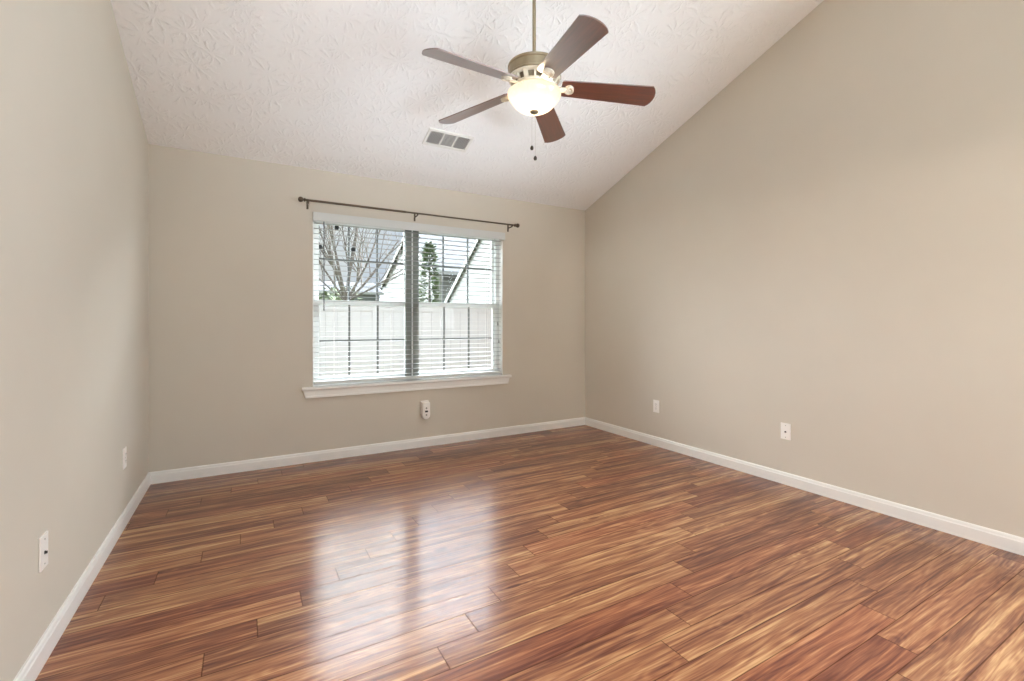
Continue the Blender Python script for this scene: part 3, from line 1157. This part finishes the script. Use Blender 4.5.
def shrub(base, rx, rz, seed, label):
    rng = random.Random(seed)
    t = empty('round_shrub', base, label=label, cat='shrub', group='shrubs behind the fence')
    b = MB(); b.tube([(0, 0, 0), (.02, 0, rz * 1.2)], [.04, .02], 7)
    b.build('stem', BARK, t)
    b = MB()
    for k in range(900):
        d = Vector((rng.gauss(0, 1), rng.gauss(0, 1), rng.gauss(0, 1))).normalized()
        q = rng.uniform(.65, 1.05)
        c = Vector((d.x * rx * q, d.y * rx * q, rz + d.z * rz * q))
        c.z = max(c.z, .03)
        sd = d.cross(Vector((rng.uniform(-1, 1), rng.uniform(-1, 1), rng.uniform(-1, 1)))).normalized()
        L, w = rng.uniform(.12, .22), rng.uniform(.05, .08)
        up = d.cross(sd)
        v = [b.bm.verts.new(c - sd * w), b.bm.verts.new(c + d * L * .5 + up * L), b.bm.verts.new(c + sd * w), b.bm.verts.new(c - up * .03)]
        b.bm.faces.new([v[0], v[1], v[2]]); b.bm.faces.new([v[0], v[2], v[3]])
    b.build('foliage', HEDGE, t)


for u, v, y, rx, sd, lab in ((330, 288, 17, .8, 21, 'dull green shrub above the fence, left of the tree trunk'),
                             (345, 287, 20, .8, 22, 'dull green shrub above the fence, behind the tree trunk')):
    p = at(u, v, y)
    shrub((p.x, y, GZ), rx, (p.z - GZ) / 2, sd, lab)


def gable_house(name, label, x0, x1, y0, y1, zeave, yr, zr, side_mat, axis, trim_w=.18, overhang=.25, rth=.12, trim_mat=None):
    """house with ridge along X (axis 'x', gables face -X/+X); y0<yr<y1"""
    h = empty(name, ((x0 + x1) / 2, (y0 + y1) / 2, GZ), label=label, cat='house', group='houses beyond the fence')
    M = Matrix.Translation(-h.location)
    b = MB()
    b.prism([(y0, GZ), (y1, GZ), (y1, zeave), (yr, zr), (y0, zeave)], 'x', x0, x1, M=M)
    b.build('walls', side_mat, h)
    b = MB()
    sn, sf = (zr - zeave) / (yr - y0), (zr - zeave) / (y1 - yr)
    o = .3
    b.prism([(y0 - o, zeave - o * sn), (yr, zr), (yr, zr + rth), (y0 - o, zeave - o * sn + rth)], 'x', x0 - overhang, x1 + overhang, M=M)
    b.prism([(y1 + o, zeave - o * sf), (yr, zr), (yr, zr + rth), (y1 + o, zeave - o * sf + rth)], 'x', x0 - overhang, x1 + overhang, M=M)
    b.build('roof', ROOFM, h)
    b = MB()
    for xa, xb in ((x0 - overhang - .03, x0 - overhang), (x1 + overhang, x1 + overhang + .03)):
        b.prism([(y0 - o, zeave - o * sn + rth), (yr, zr + rth), (yr, zr + rth - trim_w), (y0 - o, zeave - o * sn + rth - trim_w)], 'x', xa, xb, M=M)
        b.prism([(y1 + o, zeave - o * sf + rth), (yr, zr + rth), (yr, zr + rth - trim_w), (y1 + o, zeave - o * sf + rth - trim_w)], 'x', xa, xb, M=M)
    b.box(x0 - overhang, x1 + overhang, y0 - o - .03, y0 - o, zeave - o * sn - .03, zeave - o * sn + rth, M=M)
    b.build('rake_trim', trim_mat or HTRIM, h)
    return h, M


def house_window(h, M, x, ya, yb, za, zb):
    """window in a wall facing -X"""
    b = MB()
    t = .07
    for q in ((ya - t, ya, za - t, zb + t), (yb, yb + t, za - t, zb + t), (ya, yb, za - t, za), (ya, yb, zb, zb + t), (ya, yb, (za + zb) / 2 - .03, (za + zb) / 2 + .03)):
        b.box(x - .05, x + .02, *q, M=M)
    f = b.build('window', HTRIM, h)
    f.name = 'house_window'
    b = MB(); b.box(x - .02, x + .01, ya, yb, za, zb, M=M)
    g_ = b.build('pane', HGLASS, f)


hA, MA = gable_house('gable_house', 'pale sided gable house at the right window edge, close behind the fence', 6.25, 13.5, 8.3, 15.3, 2.05, 11.6, 4.62, SIDC, 'x', trim_w=.16, overhang=.05)
house_window(hA, MA, 6.25, 11.35, 11.85, 2.15, 3.05)
hC, MC = gable_house('grey_roof_house', 'house with broad grey shingle roof behind the evergreen', 6.75, 17.5, 18.3, 26.0, 3.35, 22.0, 5.22, SIDC, 'x', overhang=.12)
kB = 2.8
hB, MB_ = gable_house('white_house', 'white gable house seen between the bare tree and the mullion', 4 * kB + .25, 4 * kB + 9, 27.2, 46.2, CAMH + (2.20 - CAMH) * kB, 13.0 * kB, CAMH + (3.95 - CAMH) * kB, SIDW, 'x', trim_w=.22, overhang=.08, trim_mat=ROOFM)
house_window(hB, MB_, 4 * kB + .25, 13.75 * kB, 14.1 * kB, CAMH + (2.44 - CAMH) * kB, CAMH + (2.86 - CAMH) * kB)
house_window(hB, MB_, 4 * kB + .25, 13.75 * kB, 14.05 * kB, CAMH + (2.00 - CAMH) * kB, CAMH + (2.33 - CAMH) * kB)
pl = at(322, 292, 34)
pr = at(381, 292, 34)
zlow = at(350, 290, 32).z
hD, MD = gable_house('low_house', 'low distant house with dark roof line behind the bare tree', pl.x - 3, pr.x - .4, 33.0, 39.0, zlow - .1, 36.0, zlow + .75, SIDW, 'x')
